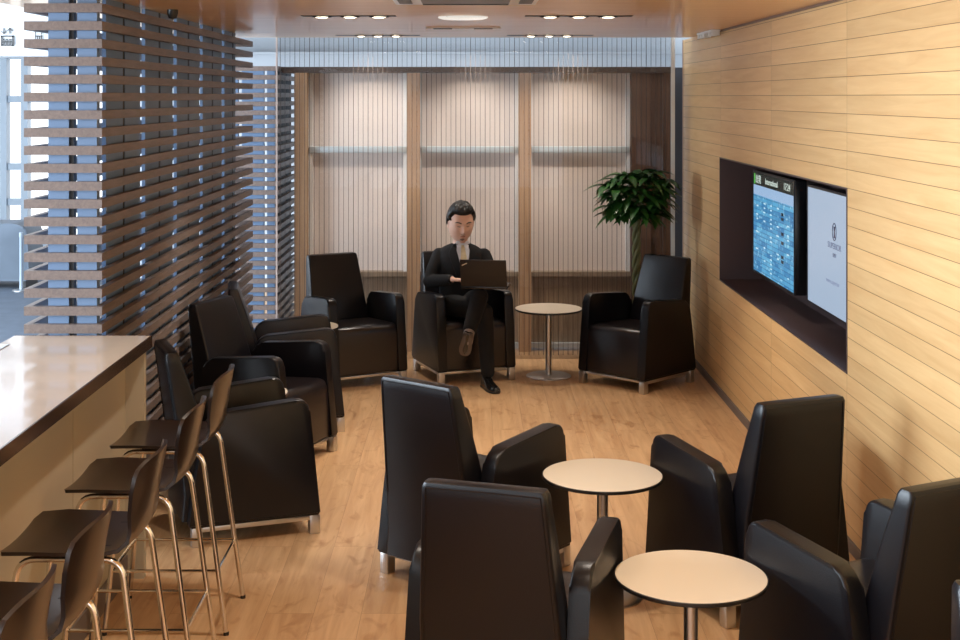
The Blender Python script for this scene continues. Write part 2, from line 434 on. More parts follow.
# ------------------------------------------------------------------ ceiling fittings
def slot_light(name, label, x0, x1, yc, wd, xs, rad, power, group):
    o = empty(name, ((x0+x1)/2, yc, ZC)); tag(o, label, 'ceiling light', group)
    MB().box(x0-(x0+x1)/2, x1-(x0+x1)/2, -wd/2, wd/2, -.002, .0).build('housing', M['black'], o)
    for x in xs:
        MB().lathe([(rad*1.25, -.003), (rad*1.3, -.007), (rad, -.009), (rad*.98, -.003)], x-(x0+x1)/2, 0, 24).build('bezel', M['black'], o)
        MB().lathe([(0, -.010), (rad*.5, -.010), (rad, -.006), (rad, -.003), (0, -.003)], x-(x0+x1)/2, 0, 24).build('lamp', M['lamp'], o)
    return o
def xr(u, v):
    d = (ZC-H)*F/(CY-v); return (u-CX)*d/F, d
GL = 'recessed triple downlights'
def row(u0, u1, us, v, rad, lab):
    d = xr(0, v)[1]
    slot_light('recessed_downlight', lab, xr(u0, v)[0], xr(u1, v)[0], d, rad*2.6, [xr(u, v)[0] for u in us], rad, 0, GL)
row(302, 396, (322, 350, 379), 16, .042, 'left slot of three bright downlights in the front ceiling row')
row(525, 632, (550, 579, 608), 16, .042, 'right slot of three bright downlights in the front ceiling row')
row(336, 420, (361, 378, 396), 35.3, .034, 'left slot of three small downlights at the ceiling back edge')
row(507, 593, (531, 549, 567), 35.3, .034, 'right slot of three small downlights at the ceiling back edge')
xd, dd = xr(463, 17)
o = empty('round_ceiling_light', (xd, dd, ZC)); tag(o, 'round softly lit white ceiling lamp between the two front downlight slots', 'ceiling light')
MB().lathe([(0, -.012), (.12, -.012), (.137, -.006), (.14, 0), (0, 0)], 0, 0, 48).build('disc', M['round'], o)
xd, dd = xr(463, 27.5)
o = empty('ceiling_vent', (xd, dd, ZC)); tag(o, 'narrow grey slot vent in the ceiling behind the round disc', 'vent')
MB().box(-.24, .24, -.07, .07, -.008, 0, .003).build('frame', M['vent'], o)
for x in (-.13, .13): MB().box(x-.06, x+.06, -.05, -.01, -.012, -.008).build('slot', M['black'], o)
o = empty('air_conditioner_cassette', (-.02, 5.95, ZC)); tag(o, 'square grey air conditioning cassette at the top of the picture', 'vent')
MB().box(-.33, .33, -.45, .42, -.012, 0, .004).build('frame', M['vent'], o)
MB().box(-.2, .2, -.3, .3, -.016, -.012).build('grille', mat('grille_grey', srgb(120, 120, 122), .5), o)
for x in (-.275, .275): MB().box(x-.03, x+.03, -.3, .3, -.016, -.012).build('slot', M['black'], o)
for y_ in (-.37, .365): MB().box(-.2, .2, y_-.02, y_+.02, -.016, -.012).build('slot', M['black'], o)
o = empty('ceiling_streak_box', (1.625, 9.28, ZC)); tag(o, 'small white louvred box standing in for bright streaks under the ceiling by the maple wall', 'fixture')  # louvred box modelled in place of bright white highlights beside the wall
MB().box(-.03, .03, -.36, .22, -.012, 0, .003).build('body', M['glassedge'], o)
for y_ in (-.34, -.24, -.02, .08, .18): MB().box(-.026, .026, y_-.02, y_+.03, -.04, -.012, .003).build('louvre', M['glassedge'], o)
o = empty('ceiling_speaker', (-1.52, 6.9, ZC)); tag(o, 'small black ceiling speaker close to the slatted screen', 'speaker')
MB().lathe([(.0, -.05), (.02, -.045), (.028, -.02), (.028, 0), (0, 0)], 0, 0, 16).build('body', M['black'], o)

# ------------------------------------------------------------------ armchair
def make_chair():
    c = empty('armchair', (0, 0, 0))
    prof = rounded([(-.305, .088), (-.272, .33), (-.222, .585), (.238, .622), (.292, .088)], [.012, .12, .075, .06, .012], 7)
    for s in (1, -1):
        m_ = MB(); a, b = (.222, .288) if s > 0 else (-.288, -.222)
        m_.prism(prof, 0, a, b, .011, 3)
        m_.build('armrest', M['leather'], c)
    sp = rounded([(-.24, .09), (-.24, .395), (.255, .418), (.278, .09)], [.01, .01, .055, .02], 6)
    t = MB(); t.prism(sp, 0, -.2215, .2215, .006, 2)
    t.build('seat', M['seatl'], c)
    # backrest: wedge, narrower at the top, kick at the bottom
    rows = [  # z, yrear, yfront, halfwidth
        (.10, -.325, -.242, .2205), (.22, -.315, -.235, .2205), (.36, -.328, -.205, .2205), (.42, -.334, -.200, .2200),
        (.55, -.352, -.236, .2110), (.70, -.374, -.283, .2010), (.80, -.388, -.318, .1945), (.838, -.393, -.331, .192), (.852, -.389, -.338, .186)]
    m_ = MB(); bm = m_.bm; L = []
    for z, yr, yf, hw in rows:
        c_ = .014
        pr = rounded([(-hw, yr), (hw, yr), (hw, yf), (-hw, yf)], c_, 3)
        L.append([bm.verts.new((x, y + (.006*math.cos(x/hw*1.5) if y > (yr+yf)/2 else 0), z)) for x, y in pr])
    nn = len(L[0])
    for a, b in zip(L, L[1:]):
        for i in range(nn): bm.faces.new((a[i], a[(i+1) % nn], b[(i+1) % nn], b[i]))
    bm.faces.new(L[0]); 
    cen = [bm.verts.new((v.co.x*.9, v.co.y*.6+(-.364)*.4, .856)) for v in L[-1]]
    for i in range(nn): bm.faces.new((L[-1][i], L[-1][(i+1) % nn], cen[(i+1) % nn], cen[i]))
    bm.faces.new(cen)
    bk = m_.build('backrest', M['leather'], c)
    # stitched seam lines on the back of the backrest
    q = MB()
    for s in (-1, 1):
        q.tube([(s*(hw-.0155), yr-.0006, z) for z, yr, yf, hw in rows[2:8]], .0022, 6)
    q.tube([(-.178, -.3935, .838), (0, -.3938, .840), (.178, -.3935, .838)], .0022, 6)
    q.build('piping', M['leather'], bk)
    fr = MB()
    for s in (-1, 1):
        fr.box(s*.262-.018, s*.262+.018, -.25, .25, .064, .086, .003)
    fr.box(-.245, .245, .235, .262, .066, .084, .003).box(-.245, .245, -.262, -.235, .066, .084, .003)
    fr.build('base_frame', M['steel'], c)
    for sx in (-1, 1):
        for sy in (-1, 1):
            MB().box(sx*.262-.022, sx*.262+.022, sy*.268-.024, sy*.268+.024, 0, .087, .003).build('foot', M['steel'], c)
    return c
proto = make_chair()
chairs = [
 (-.83, 9.532, 150.4, 'dark leather armchair in the back left corner, nearest the short slatted screen'),
 (-.049, 9.712, 159.5, 'dark leather armchair in which the man with the laptop sits'),
 (1.166, 9.452, 224.3, 'dark leather armchair in front of the potted tree, by the maple wall'),
 (-1.084, 8.279, 80, 'dark leather armchair by the long slatted screen, mostly hidden behind the next one'),
 (-1.126, 7.479, 112.2, 'dark leather armchair by the long slatted screen, middle of the left row'),
 (-1.059, 6.343, 69.1, 'dark leather armchair seen side on beside the farthest bar stool'),
 (.026, 5.721, 39.2, 'dark leather armchair seen from behind, standing alone in the middle of the floor'),
 (.156, 4.331, 17.8, 'dark leather armchair seen squarely from behind at the bottom centre'),
 (1.107, 5.446, -23.4, 'dark leather armchair seen from behind right of the farther foreground table, near the maple wall'),
 (1.272, 4.345, -26.8, 'dark leather armchair seen from behind right of the nearest table, at the right edge'),
 (1.335, 2.82, 180, 'dark leather armchair of which only a corner shows in the bottom right corner'),
]
for i, (x, y, a, lab) in enumerate(chairs):
    o = proto if i == 0 else copy_tree(proto)
    o.location = (x, y, 0); o.rotation_euler = (0, 0, -R(a)); tag(o, lab, 'armchair', 'dark leather lounge armchairs')

# ------------------------------------------------------------------ round tables
def make_table():
    c = empty('side_table', (0, 0, 0))
    r = .242
    tt = MB().lathe([(0, .472), (r-.004, .472), (r, .476), (r, .484), (r-.002, .4855), (0, .4855)], 0, 0, 72).build('tabletop', M['black'], c)
    tt['label'] = 'black edged table top board'
    MB().lathe([(0, .4856), (r-.004, .4856), (r-.0045, .4866), (0, .4866)], 0, 0, 72).build('laminate_surface', M['ttop'], tt)
    MB().lathe([(.0225, .014), (.0225, .46), (.05, .466), (.05, .472), (0, .472)], 0, 0, 28).build('pole', M['steel'], c)
    MB().lathe([(.16, 0), (.16, .006), (.15, .011), (.03, .015), (0, .015)], 0, 0, 56).build('base_plate', M['steel'], c)
    return c
tp = make_table()
for i, (x, y, lab) in enumerate([
 (.562, 9.66, 'round cream side table between the seated man and the corner armchair'),
 (.531, 5.41, 'round cream side table in the foreground, the farther of the two'),
 (.698, 4.27, 'round cream side table at the bottom of the picture, the nearest one'),
 (-1.107, 8.90, 'round cream side table in the far left corner, almost hidden between two armchairs'),
 (-1.172, 6.90, 'round cream side table behind the bar stools, half hidden between two left armchairs')]):
    o = tp if i == 0 else copy_tree(tp)
    o.location = (x, y, 0); tag(o, lab, 'table', 'round side tables')

# ------------------------------------------------------------------ counter
ct = empty('bar_counter', (-1.62, 4.0, 0)); tag(ct, 'high counter with pale stone top and bronze edge along the left side', 'counter')
def K(mb, name, m_, label=None, smooth=True):
    o = rel(mb, ct).build(name, m_, ct, smooth=smooth)
    if label: o['label'] = label
    return o
K(MB().box(-1.904, -1.336, 1.2, 5.645, .962, 1.0), 'worktop', M['counter'])
K(MB().box(-1.336, -1.33, 1.2, 5.65, .952, 1.0005).box(-1.904, -1.33, 5.645, 5.651, .952, 1.0005), 'edge_band', M['bronze'], 'bronze edge band')
for a, b in ((1.2, 2.9), (2.905, 3.9), (3.905, 4.86), (4.865, 5.6)):
    K(MB().box(-1.445, -1.43, a, b, .10, .961), 'front_panel', M['cream'])
K(MB().box(-1.85, -1.352, 5.6, 5.635, 0, .961), 'end_panel', M['cream'])
K(MB().box(-1.85, -1.42, 1.2, 5.6, 0, .10), 'plinth', M['base'], 'grey plinth')
K(MB().box(-1.83, -1.815, 1.2, 5.6, .10, .961), 'rear_panel', M['cream'])
K(MB().box(-1.895, -1.855, 5.22, 5.44, 1.0, 1.003, .001), 'socket_plate', M['steel'], 'flush metal socket plate')

# ------------------------------------------------------------------ bar stools
def make_stool():
    c = empty('bar_stool', (0, 0, 0))
    path = [(.215, .690), (.20, .700), (.12, .704), (0, .700), (-.09, .699), (-.13, .705), (-.158, .725), (-.172, .755), (-.182, .80), (-.193, .86), (-.203, .91), (-.211, .953)]
    hw = [.150, .19, .200, .198, .188, .182, .176, .172, .172, .176, .178, .165]
    def surf(off):
        rows = []
        for i, (y, z) in enumerate(path):
            a = Vector(path[max(i-1, 0)]); b = Vector(path[min(i+1, len(path)-1)]); d = (b-a).normalized(); nrm = Vector((-d.y, d.x))
            row_ = []
            for j in range(13):
                s = -1 + 2*j/12
                x = s*hw[i]
                up = max(0, min(1, (z-.70)/.12))
                cyy = up*.032*s*s + up*0
                dip = (1-up)*.010*s*s - (1-up)*.006
                zz = z + dip
                if i == len(path)-1: zz -= .02*abs(s)**4
                yy = y + cyy
                row_.append((x, yy - nrm.x*off*-1*0 + off*nrm.x, zz + off*nrm.y))
            rows.append(row_)
        return rows
    m_ = MB(); bm = m_.bm
    A = [[bm.verts.new(p) for p in r] for r in surf(0)]; B = [[bm.verts.new(p) for p in r] for r in surf(.011)]
    nr, nc = len(A), len(A[0])
    for i in range(nr-1):
        for j in range(nc-1):
            bm.faces.new((A[i][j], A[i][j+1], A[i+1][j+1], A[i+1][j])); bm.faces.new((B[i][j], B[i+1][j], B[i+1][j+1], B[i][j+1]))
    for i in range(nr-1):
        bm.faces.new((A[i][0], A[i+1][0], B[i+1][0], B[i][0])); bm.faces.new((A[i][-1], B[i][-1], B[i+1][-1], A[i+1][-1]))
    for j in range(nc-1):
        bm.faces.new((A[0][j], B[0][j], B[0][j+1], A[0][j+1])); bm.faces.new((A[-1][j], A[-1][j+1], B[-1][j+1], B[-1][j]))
    m_.build('seat_shell', M['ply'], c)
    for s in (-1, 1):
        pts = smooth_path([(s*.185, -.228, .012), (s*.168, -.138, .676), (s*.165, .16, .676), (s*.185, .222, .012)], .055, 6)
        MB().tube(pts, .0095, 12).build('leg_frame', M['chrome'], c)
    def leg(y0, y1, z): t_ = z/.676; return y0+(y1-y0)*t_
    zr = .235
    fr = MB()
    for s in (-1, 1):
        fr.tube([(s*.178, leg(-.228, -.138, zr), zr), (s*.178, leg(.222, .16, zr), zr)], .006, 8)
    fr.tube([(-.178, leg(-.228, -.138, zr), zr), (.178, leg(-.228, -.138, zr), zr)], .006, 8)
    fr.tube([(-.178, leg(.222, .16, zr), zr), (.178, leg(.222, .16, zr), zr)], .008, 8)
    fr.build('footrest', M['chrome'], c)
    br = MB(); br.tube([(-.165, .08, .676), (.165, .08, .676)], .008, 8); br.tube([(-.165, -.08, .676), (.165, -.08, .676)], .008, 8)
    for y_ in (.08, -.08):
        for x_ in (-.12, .12): br.box(x_-.015, x_+.015, y_-.015, y_+.015, .676, .697)
    br.build('seat_bracket', M['black'], c)
    for s in (-1, 1):
        for y_ in (-.2295, .2235): MB().lathe([(.0, 0), (.0105, 0), (.0105, .012), (.0, .013)], s*.185, y_, 12).build('foot_cap', M['black'], c)
    return c
st = make_stool()
for i, (y, lab) in enumerate([
  (5.20, 'dark plywood bar stool with chrome legs, farthest along the counter'),
  (4.64, 'dark plywood bar stool with chrome legs, second from the far end of the counter'),
  (4.03, 'dark plywood bar stool with chrome legs, middle one at the counter'),
  (3.40, 'dark plywood bar stool with chrome legs, second from the bottom left corner'),
  (2.92, 'dark plywood bar stool in the bottom left corner, only its back showing')]):
    o = st if i == 0 else copy_tree(st)
    o.location = (-1.135, y, 0); o.rotation_euler = (0, 0, R(90)); tag(o, lab, 'bar stool', 'bar stools along the counter')

# ------------------------------------------------------------------ wall screens
def text_mesh(s, size, name, m_, parent, loc, align='LEFT', sx=1):
    cu = bpy.data.curves.new(name, 'FONT'); cu.body = s; cu.size = size; cu.align_x = align; cu.extrude = .0006
    ob = bpy.data.objects.new('tmp', cu); COL.objects.link(ob)
    bpy.context.view_layer.update()
    me = bpy.data.meshes.new_from_object(ob.evaluated_get(bpy.context.evaluated_depsgraph_get()))
    bpy.data.objects.remove(ob); bpy.data.curves.remove(cu)
    # text x axis -> -Y (towards camera is the right of the picture), text y -> Z, faces -X
    me.transform(Matrix(((0, 0, -1, 0), (-1*sx, 0, 0, 0), (0, 1, 0, 0), (0, 0, 0, 1))))
    me.transform(Matrix.Translation(loc)); me.materials.clear(); me.materials.append(m_)
    o = bpy.data.objects.new(name, me); COL.objects.link(o); o.parent = parent; return o

def board_mat():
    m_ = bpy.data.materials.new('departure_board'); m_.use_nodes = True; nt = m_.node_tree; N = nt.nodes; L = nt.links
    b = N['Principled BSDF']; b.inputs['Base Color'].default_value = (.01, .01, .01, 1); b.inputs['Roughness'].default_value = .3
    tc = N.new('ShaderNodeTexCoord'); sp = N.new('ShaderNodeSeparateXYZ'); L.new(tc.outputs['Object'], sp.inputs[0])
    cb = N.new('ShaderNodeCombineXYZ'); L.new(sp.outputs[1], cb.inputs[0]); L.new(sp.outputs[2], cb.inputs[1])
    br = N.new('ShaderNodeTexBrick'); L.new(cb.outputs[0], br.inputs['Vector']); br.offset = 0; br.inputs['Scale'].default_value = 1
    br.inputs['Brick Width'].default_value = .145; br.inputs['Row Height'].default_value = .0262; br.inputs['Mortar Size'].default_value = .0018
    br.inputs['Color1'].default_value = srgb(38, 118, 172); br.inputs['Color2'].default_value = srgb(92, 172, 212); br.inputs['Mortar'].default_value = srgb(24, 84, 140)
    mp = N.new('ShaderNodeMapping'); mp.inputs['Scale'].default_value = (30, 42, 1); L.new(cb.outputs[0], mp.inputs[0])
    no = N.new('ShaderNodeTexNoise'); no.inputs['Scale'].default_value = 1; no.inputs['Detail'].default_value = 1; L.new(mp.outputs[0], no.inputs['Vector'])
    cr = N.new('ShaderNodeValToRGB'); cr.color_ramp.elements[0].position = .60; cr.color_ramp.elements[1].position = .74; L.new(no.outputs[0], cr.inputs[0])
    mx = N.new('ShaderNodeMix'); mx.data_type = 'RGBA'; L.new(cr.outputs[0], mx.inputs[0]); L.new(br.outputs[0], mx.inputs[6]); mx.inputs[7].default_value = srgb(176, 220, 236)
    L.new(mx.outputs[2], b.inputs['Emission Color']); b.inputs['Emission Strength'].default_value = .8
    return m_

def make_screen(name, xf, y0, y1, z0, z1, th, lab, cat):
    o = empty(name, (xf, (y0+y1)/2, (z0+z1)/2)); tag(o, lab, cat)
    a = (y1-y0)/2; h = (z1-z0)/2
    MB().box(.004, th, -a, a, -h, h, .006).build('casing', M['plastic'], o)
    MB().box(th, WX+.31-xf, -.15, .15, -.12, .12).build('wall_bracket', M['black'], o)
    m_ = MB(); e = .012
    m_.box(0, .006, -a, a, h-e, h).box(0, .006, -a, a, -h, -h+e).box(0, .006, -a, -a+e, -h+e, h-e).box(0, .006, a-e, a, -h+e, h-e)
    m_.build('bezel', mat('screen_bezel', srgb(44, 46, 52), .35, .5), o)
    return o, a-e, h-e
s1_, a, h = make_screen('information_screen', 1.75, 7.29, 8.35, .924, 1.548, .07, 'blue flight information screen in the wall niche, the farther screen', 'screen')
dp = MB().box(.002, .004, -a, a, -h, h-.135).build('display', board_mat(), s1_)
MB().box(.002, .004, -a, a, h-.135, h-.075).build('column_header', emit('pale_header', srgb(150, 180, 214), .8), s1_)
hd = MB().box(.002, .004, -a, a, h-.075, h).build('title_bar', emit('dark_title', srgb(22, 30, 30), .6), s1_)
MB().box(.0012, .002, a-.05, a-.012, h-.07, h-.006).build('green_block', emit('green_block', srgb(70, 150, 60), .9), hd)
tw = emit('title_text', srgb(190, 205, 195), .8)
text_mesh('出発', .055, 'lettering', tw, hd, (.0012, a-.06, h-.058), sx=1.4)
text_mesh('International', .05, 'lettering', tw, hd, (.0012, a-.33, h-.055), sx=1.25)
text_mesh('17:24', .055, 'lettering', tw, hd, (.0012, -a+.24, h-.056), sx=1.3)
dk = emit('dark_cell', srgb(20, 44, 66), .6)
q = MB()
for zz in (h-.19, h-.2162, h-.30, -h+.25, -h+.17, -h+.1438): q.box(.0014, .002, -a+.24, -a+.30, zz-.018, zz)
q.build('dark_cells', dk, dp)
wt = emit('white_cell', srgb(186, 222, 236), .8); q = MB()
for r_ in range(16):
    zz = h-.165-.0262*r_
    for yy, w_ in ((a-.50, .05), (a-.13, .07), (a-.68, .06), (a-.92, .05), (a-.33, .06)):
        if random.random() < (.75 if yy == a-.50 else .35): q.box(.0014, .002, yy, yy+w_*random.uniform(.6, 1), zz-.013, zz-.004)
q.build('row_text', wt, dp)
s2_, a, h = make_screen('advertising_screen', 1.785, 6.09, 7.15, .915, 1.536, .07, 'pale blue grey advertising screen with a small emblem, the nearer screen in the wall niche', 'screen')
dp = MB().box(.002, .004, -a, a, -h, h).build('display', emit('pale_display', srgb(156, 174, 196), .85), s2_)
lg = emit('emblem_ink', srgb(52, 50, 84), .5)
# emblem about u 834, v 232 ; text u 827-841
yE = (1.787*F/(834.5-CX)); zE = H-(232-CY)*yE/F; yc = (6.09+7.15)/2; zc = (.915+1.536)/2
m_ = MB(); pts = [(0.001, yE-yc+.034*math.cos(t/24*2*math.pi), zE-zc+.042*math.sin(t/24*2*math.pi)) for t in range(25)]
m_.tube(pts, .0022, 6, cap=False); em = m_.build('emblem', lg, dp)
MB().prism([(yE-yc-.012, zE-zc-.03), (yE-yc+.012, zE-zc-.03), (yE-yc+.007, zE-zc), (yE-yc+.014, zE-zc+.026), (yE-yc-.014, zE-zc+.026), (yE-yc-.007, zE-zc)], 0, .0005, .002).build('emblem_core', lg, em)
text_mesh('SUPERIOR', .042, 'lettering', emit('caption_ink', srgb(104, 114, 142), .7), dp, (.001, yE-yc, zE-zc-.085), 'CENTER', sx=1.3)
text_mesh('1897', .028, 'lettering', emit('caption_ink', srgb(90, 98, 128), .6), dp, (.001, yE-yc, zE-zc-.125), 'CENTER', sx=1.2)
text_mesh('www.superior', .032, 'lettering', emit('faint_ink', srgb(128, 140, 168), .8), dp, (.001, yE-yc+.03, zE-zc-.26), 'CENTER', sx=1.3)

# ------------------------------------------------------------------ potted money tree
pl = empty('potted_money_tree', (1.232, 10.0, 0)); tag(pl, 'potted tree with braided trunk and glossy green leaves behind the corner armchair', 'plant')
MB().lathe([(.065, 0), (.07, .01), (.088, .24), (.092, .25), (.086, .255), (.08, .23), (0, .23)], 0, 0, 36).build('pot', M['white'], pl)
MB().lathe([(0, .232), (.081, .231), (.081, .226), (0, .226)], 0, 0, 24).build('soil', mat('soil', srgb(50, 38, 28), .9, bump=.6, bscale=60), pl)
tm = mat('trunk_bark', srgb(96, 104, 70), .7, var=.25, vscale=30)
tr = MB()
for k_ in range(3):
    ph = k_*2*math.pi/3
    tr.tube([(.019*math.cos(ph+i*.42), .019*math.sin(ph+i*.42), .22+i*.88/44) for i in range(45)], .015, 8)
tr.build('trunk', tm, pl)
def leaf_mat(name, c1, c2):
    m_ = mat(name, c1, .32, spec=.5); nt = m_.node_tree; b = nt.nodes['Principled BSDF']
    tc = nt.nodes.new('ShaderNodeTexCoord'); n_ = nt.nodes.new('ShaderNodeTexNoise'); n_.inputs['Scale'].default_value = 9; nt.links.new(tc.outputs['Object'], n_.inputs['Vector'])
    mx = nt.nodes.new('ShaderNodeMix'); mx.data_type = 'RGBA'; mx.inputs[6].default_value = c1; mx.inputs[7].default_value = c2
    nt.links.new(n_.outputs['Fac'], mx.inputs[0]); nt.links.new(mx.outputs[2], b.inputs['Base Color']); return m_
fo = MB(); stems = MB()
def leaflet(base, d, nrm, L_, W_):
    side = d.cross(nrm).normalized(); nrm = side.cross(d).normalized()
    rows = []
    for i in range(8):
        t_ = i/7; w_ = W_*math.sin(math.pi*min(1, t_**.8*.97+.02))**.9
        c_ = base + d*(L_*t_) + Vector((0, 0, -1))*(L_*.38*t_*t_)
        rows.append([c_ - side*w_ + nrm*w_*.35, c_, c_ + side*w_ + nrm*w_*.35])
    fo.grid(rows)
rnd = random.Random(11)
CC = Vector((0, 0, 1.265))
for i in range(50):
    th = i*2.39996; cz = 1-2*(i+.5)/50*.93
    rr = math.sqrt(max(0, 1-cz*cz))
    d = Vector((rr*math.cos(th), rr*math.sin(th), cz))
    ext = rnd.uniform(.55, 1.0)
    tip = CC + Vector((d.x*.25*ext, d.y*.13*ext, d.z*.235*ext))
    start = Vector((0, 0, 1.06)) + Vector((d.x*.02, d.y*.02, 0))
    mid = (start+tip)/2 + Vector((0, 0, .05))
    stems.tube([start*(1-t_)**2+mid*2*t_*(1-t_)+tip*t_*t_ for t_ in (0, .25, .5, .75, 1)], .0022, 5)
    out = (Vector((d.x, d.y, max(d.z, -.3)*.5+.1))).normalized()
    a0 = rnd.uniform(0, 6.28)
    nl = rnd.choice((5, 6, 7))
    hor = Vector((out.x, out.y, 0)); hor = hor.normalized() if hor.length > .1 else Vector((1, 0, 0))
    for j in range(nl):
        an = (j-(nl-1)/2)*(5.2/nl)
        dd_ = Vector((hor.x*math.cos(an)-hor.y*math.sin(an), hor.x*math.sin(an)+hor.y*math.cos(an), rnd.uniform(-.35, .25)+out.z*.3)).normalized()
        leaflet(tip, dd_, Vector((rnd.uniform(-.3, .3), rnd.uniform(-.3, .3), 1)), rnd.uniform(.14, .20)*(1-.25*abs(an)/2.6), rnd.uniform(.025, .034))
fo.build('foliage', leaf_mat('glossy_leaf', srgb(24, 62, 30), srgb(48, 92, 36)), pl, recalc=False)
stems.build('branches', tm, pl)

#P0
# ------------------------------------------------------------------ seated man
def ev_mesh(o):
    bpy.context.view_layer.update()
    dg = bpy.context.evaluated_depsgraph_get()
    me = bpy.data.meshes.new_from_object(o.evaluated_get(dg)); 
    old = o.data; bpy.data.objects.remove(o); bpy.data.meshes.remove(old); return me
def remeshed(mb, voxel, smooth_it=2):
    me = bpy.data.meshes.new('r'); mb.bm.to_mesh(me); mb.bm.free()
    o = bpy.data.objects.new('r', me); COL.objects.link(o)
    md = o.modifiers.new('r', 'REMESH'); md.mode = 'VOXEL'; md.voxel_size = voxel; md.use_smooth_shade = True
    sm = o.modifiers.new('s', 'SMOOTH'); sm.iterations = smooth_it; sm.factor = .5
    return ev_mesh(o)
PO = Vector((-.073, 9.77, 0))
def place(me, name, m_, parent=None, off=PO):
    me.transform(Matrix.Translation(-off)); me.materials.clear(); me.materials.append(m_)
    for p in me.polygons: p.use_smooth = True
    me.name = name
    o = bpy.data.objects.new(name, me); COL.objects.link(o)
    if parent: o.parent = parent
    else: o.location = off
    return o
def limb(mb, pts, radii, n=16, sub=5):
    """tapered tube through the joints with rounded ends"""
    P = [Vector(p) for p in pts]; pp, rr = [], []
    for i in range(len(P)-1):
        for k_ in range(sub):
            t_ = k_/sub; pp.append(P[i].lerp(P[i+1], t_)); rr.append(radii[i]*(1-t_)+radii[i+1]*t_)
    pp.append(P[-1]); rr.append(radii[-1])
    mb.tube(pp, 0, n, radii=rr)
    for p, r in zip(P, radii):
        t = bmesh.new(); bmesh.ops.create_uvsphere(t, u_segments=n, v_segments=10, radius=r*1.0, matrix=Matrix.Translation(p)); mb._add(t)
def loft(mb, secs, n=28):
    """secs: (centre, half width, half depth, yaw)"""
    L = []
    for c, a, b, yaw in secs:
        ring_ = []
        for i in range(n):
            th = 2*math.pi*i/n
            x = a*math.copysign(abs(math.cos(th))**.85, math.cos(th)); y = b*math.copysign(abs(math.sin(th))**.85, math.sin(th))
            ring_.append(mb.bm.verts.new((c[0]+x*math.cos(yaw)-y*math.sin(yaw), c[1]+x*math.sin(yaw)+y*math.cos(yaw), c[2])))
        L.append(ring_)
    for a, b in zip(L, L[1:]):
        for i in range(n): mb.bm.faces.new((a[i], a[(i+1) % n], b[(i+1) % n], b[i]))
    mb.bm.faces.new(L[0][::-1]); mb.bm.faces.new(L[-1])

skin_m = mat('skin', srgb(232, 188, 165), .5, var=.06, vscale=20)
suit_m = mat('black_suit_cloth', srgb(16, 16, 19), .9, bump=.2, bscale=300)
hair_m = mat('black_hair', srgb(16, 15, 16), .45, bump=.5, bscale=120)
shirt_m = mat('white_shirt', srgb(226, 230, 238), .7)

sR, sL = Vector((-.222, 9.80, .850)), Vector((.100, 9.75, .852))
eR, eL = Vector((-.290, 9.705, .672)), Vector((.175, 9.655, .672))
wR, wL = Vector((-.128, 9.515, .712)), Vector((.170, 9.475, .714))
hR, hL = Vector((-.150, 9.735, .50)), Vector((.010, 9.79, .505))
kR, kL = Vector((.100, 9.36, .505)), Vector((.066, 9.365, .612))
aR, aL = Vector((.122, 9.27, .11)), Vector((-.010, 9.13, .395))
yaw = -.20

# ---- head, in its own frame: x to the picture's right, y backwards, z up
HC = Vector((-.066, 9.715, 1.094))
HM = Matrix.Translation(HC) @ Matrix.Rotation(.22, 4, 'Z') @ Matrix.Rotation(R(17), 4, 'X')
def gs(x, z, cx, cz, sx, sz): return math.exp(-((x-cx)/sx)**2-((z-cz)/sz)**2)
def head_pt(d, grow=0.0):
    x, y, z = d
    a, b, c = .088, .104, .138
    p = Vector((x*a, y*b, z*c))
    if z < 0:
        k_ = (-z)
        p.x *= 1+.16*k_-.06*k_**6; 
        if y > 0: p.y *= 1-.4*k_
    if z > .2: p.x *= 1+.04*z
    if y < .15:
        fr = min(1, (.15-y)/.5)
        X_, Z_ = p.x, p.z
        out = 0
        out += .026*gs(X_, Z_, 0, -.030, .013, .020) + .013*gs(X_, Z_, 0, .000, .009, .030)
        out += .006*gs(X_, Z_, 0, .030, .045, .012)
        out -= .012*(gs(X_, Z_, .031, .010, .017, .013)+gs(X_, Z_, -.031, .010, .017, .013))
        out += .005*(gs(X_, Z_, .031, .009, .012, .008)+gs(X_, Z_, -.031, .009, .012, .008))
        out += .008*gs(X_, Z_, 0, -.064, .022, .010) - .004*gs(X_, Z_, 0, -.066, .02, .003)
        out += .011*gs(X_, Z_, 0, -.104, .024, .018)
        out += .005*(gs(X_, Z_, .045, -.022, .018, .018)+gs(X_, Z_, -.045, -.022, .018, .018))
        p.y -= out*fr
        p.y += .010*fr*(1-min(1, abs(X_)/.05))*0
    if grow: p += Vector((x, y, z)).normalized()*grow
    return p
def head_mesh(fn, nu=72, nv=56):
    mb = MB(); bm = mb.bm
    top = bm.verts.new(HM @ fn(Vector((0, 0, 1)))); bot = bm.verts.new(HM @ fn(Vector((0, 0, -1)))); L = []
    for j in range(1, nv):
        ph = math.pi*j/nv
        L.append([bm.verts.new(HM @ fn(Vector((math.sin(ph)*math.cos(2*math.pi*i/nu), math.sin(ph)*math.sin(2*math.pi*i/nu), math.cos(ph))))) for i in range(nu)])
    for i in range(nu):
        bm.faces.new((top, L[0][i], L[0][(i+1) % nu])); bm.faces.new((bot, L[-1][(i+1) % nu], L[-1][i]))
    for a, b in zip(L, L[1:]):
        for i in range(nu): bm.faces.new((a[i], b[i], b[(i+1) % nu], a[(i+1) % nu]))
    return mb
body = head_mesh(lambda d: head_pt(d))
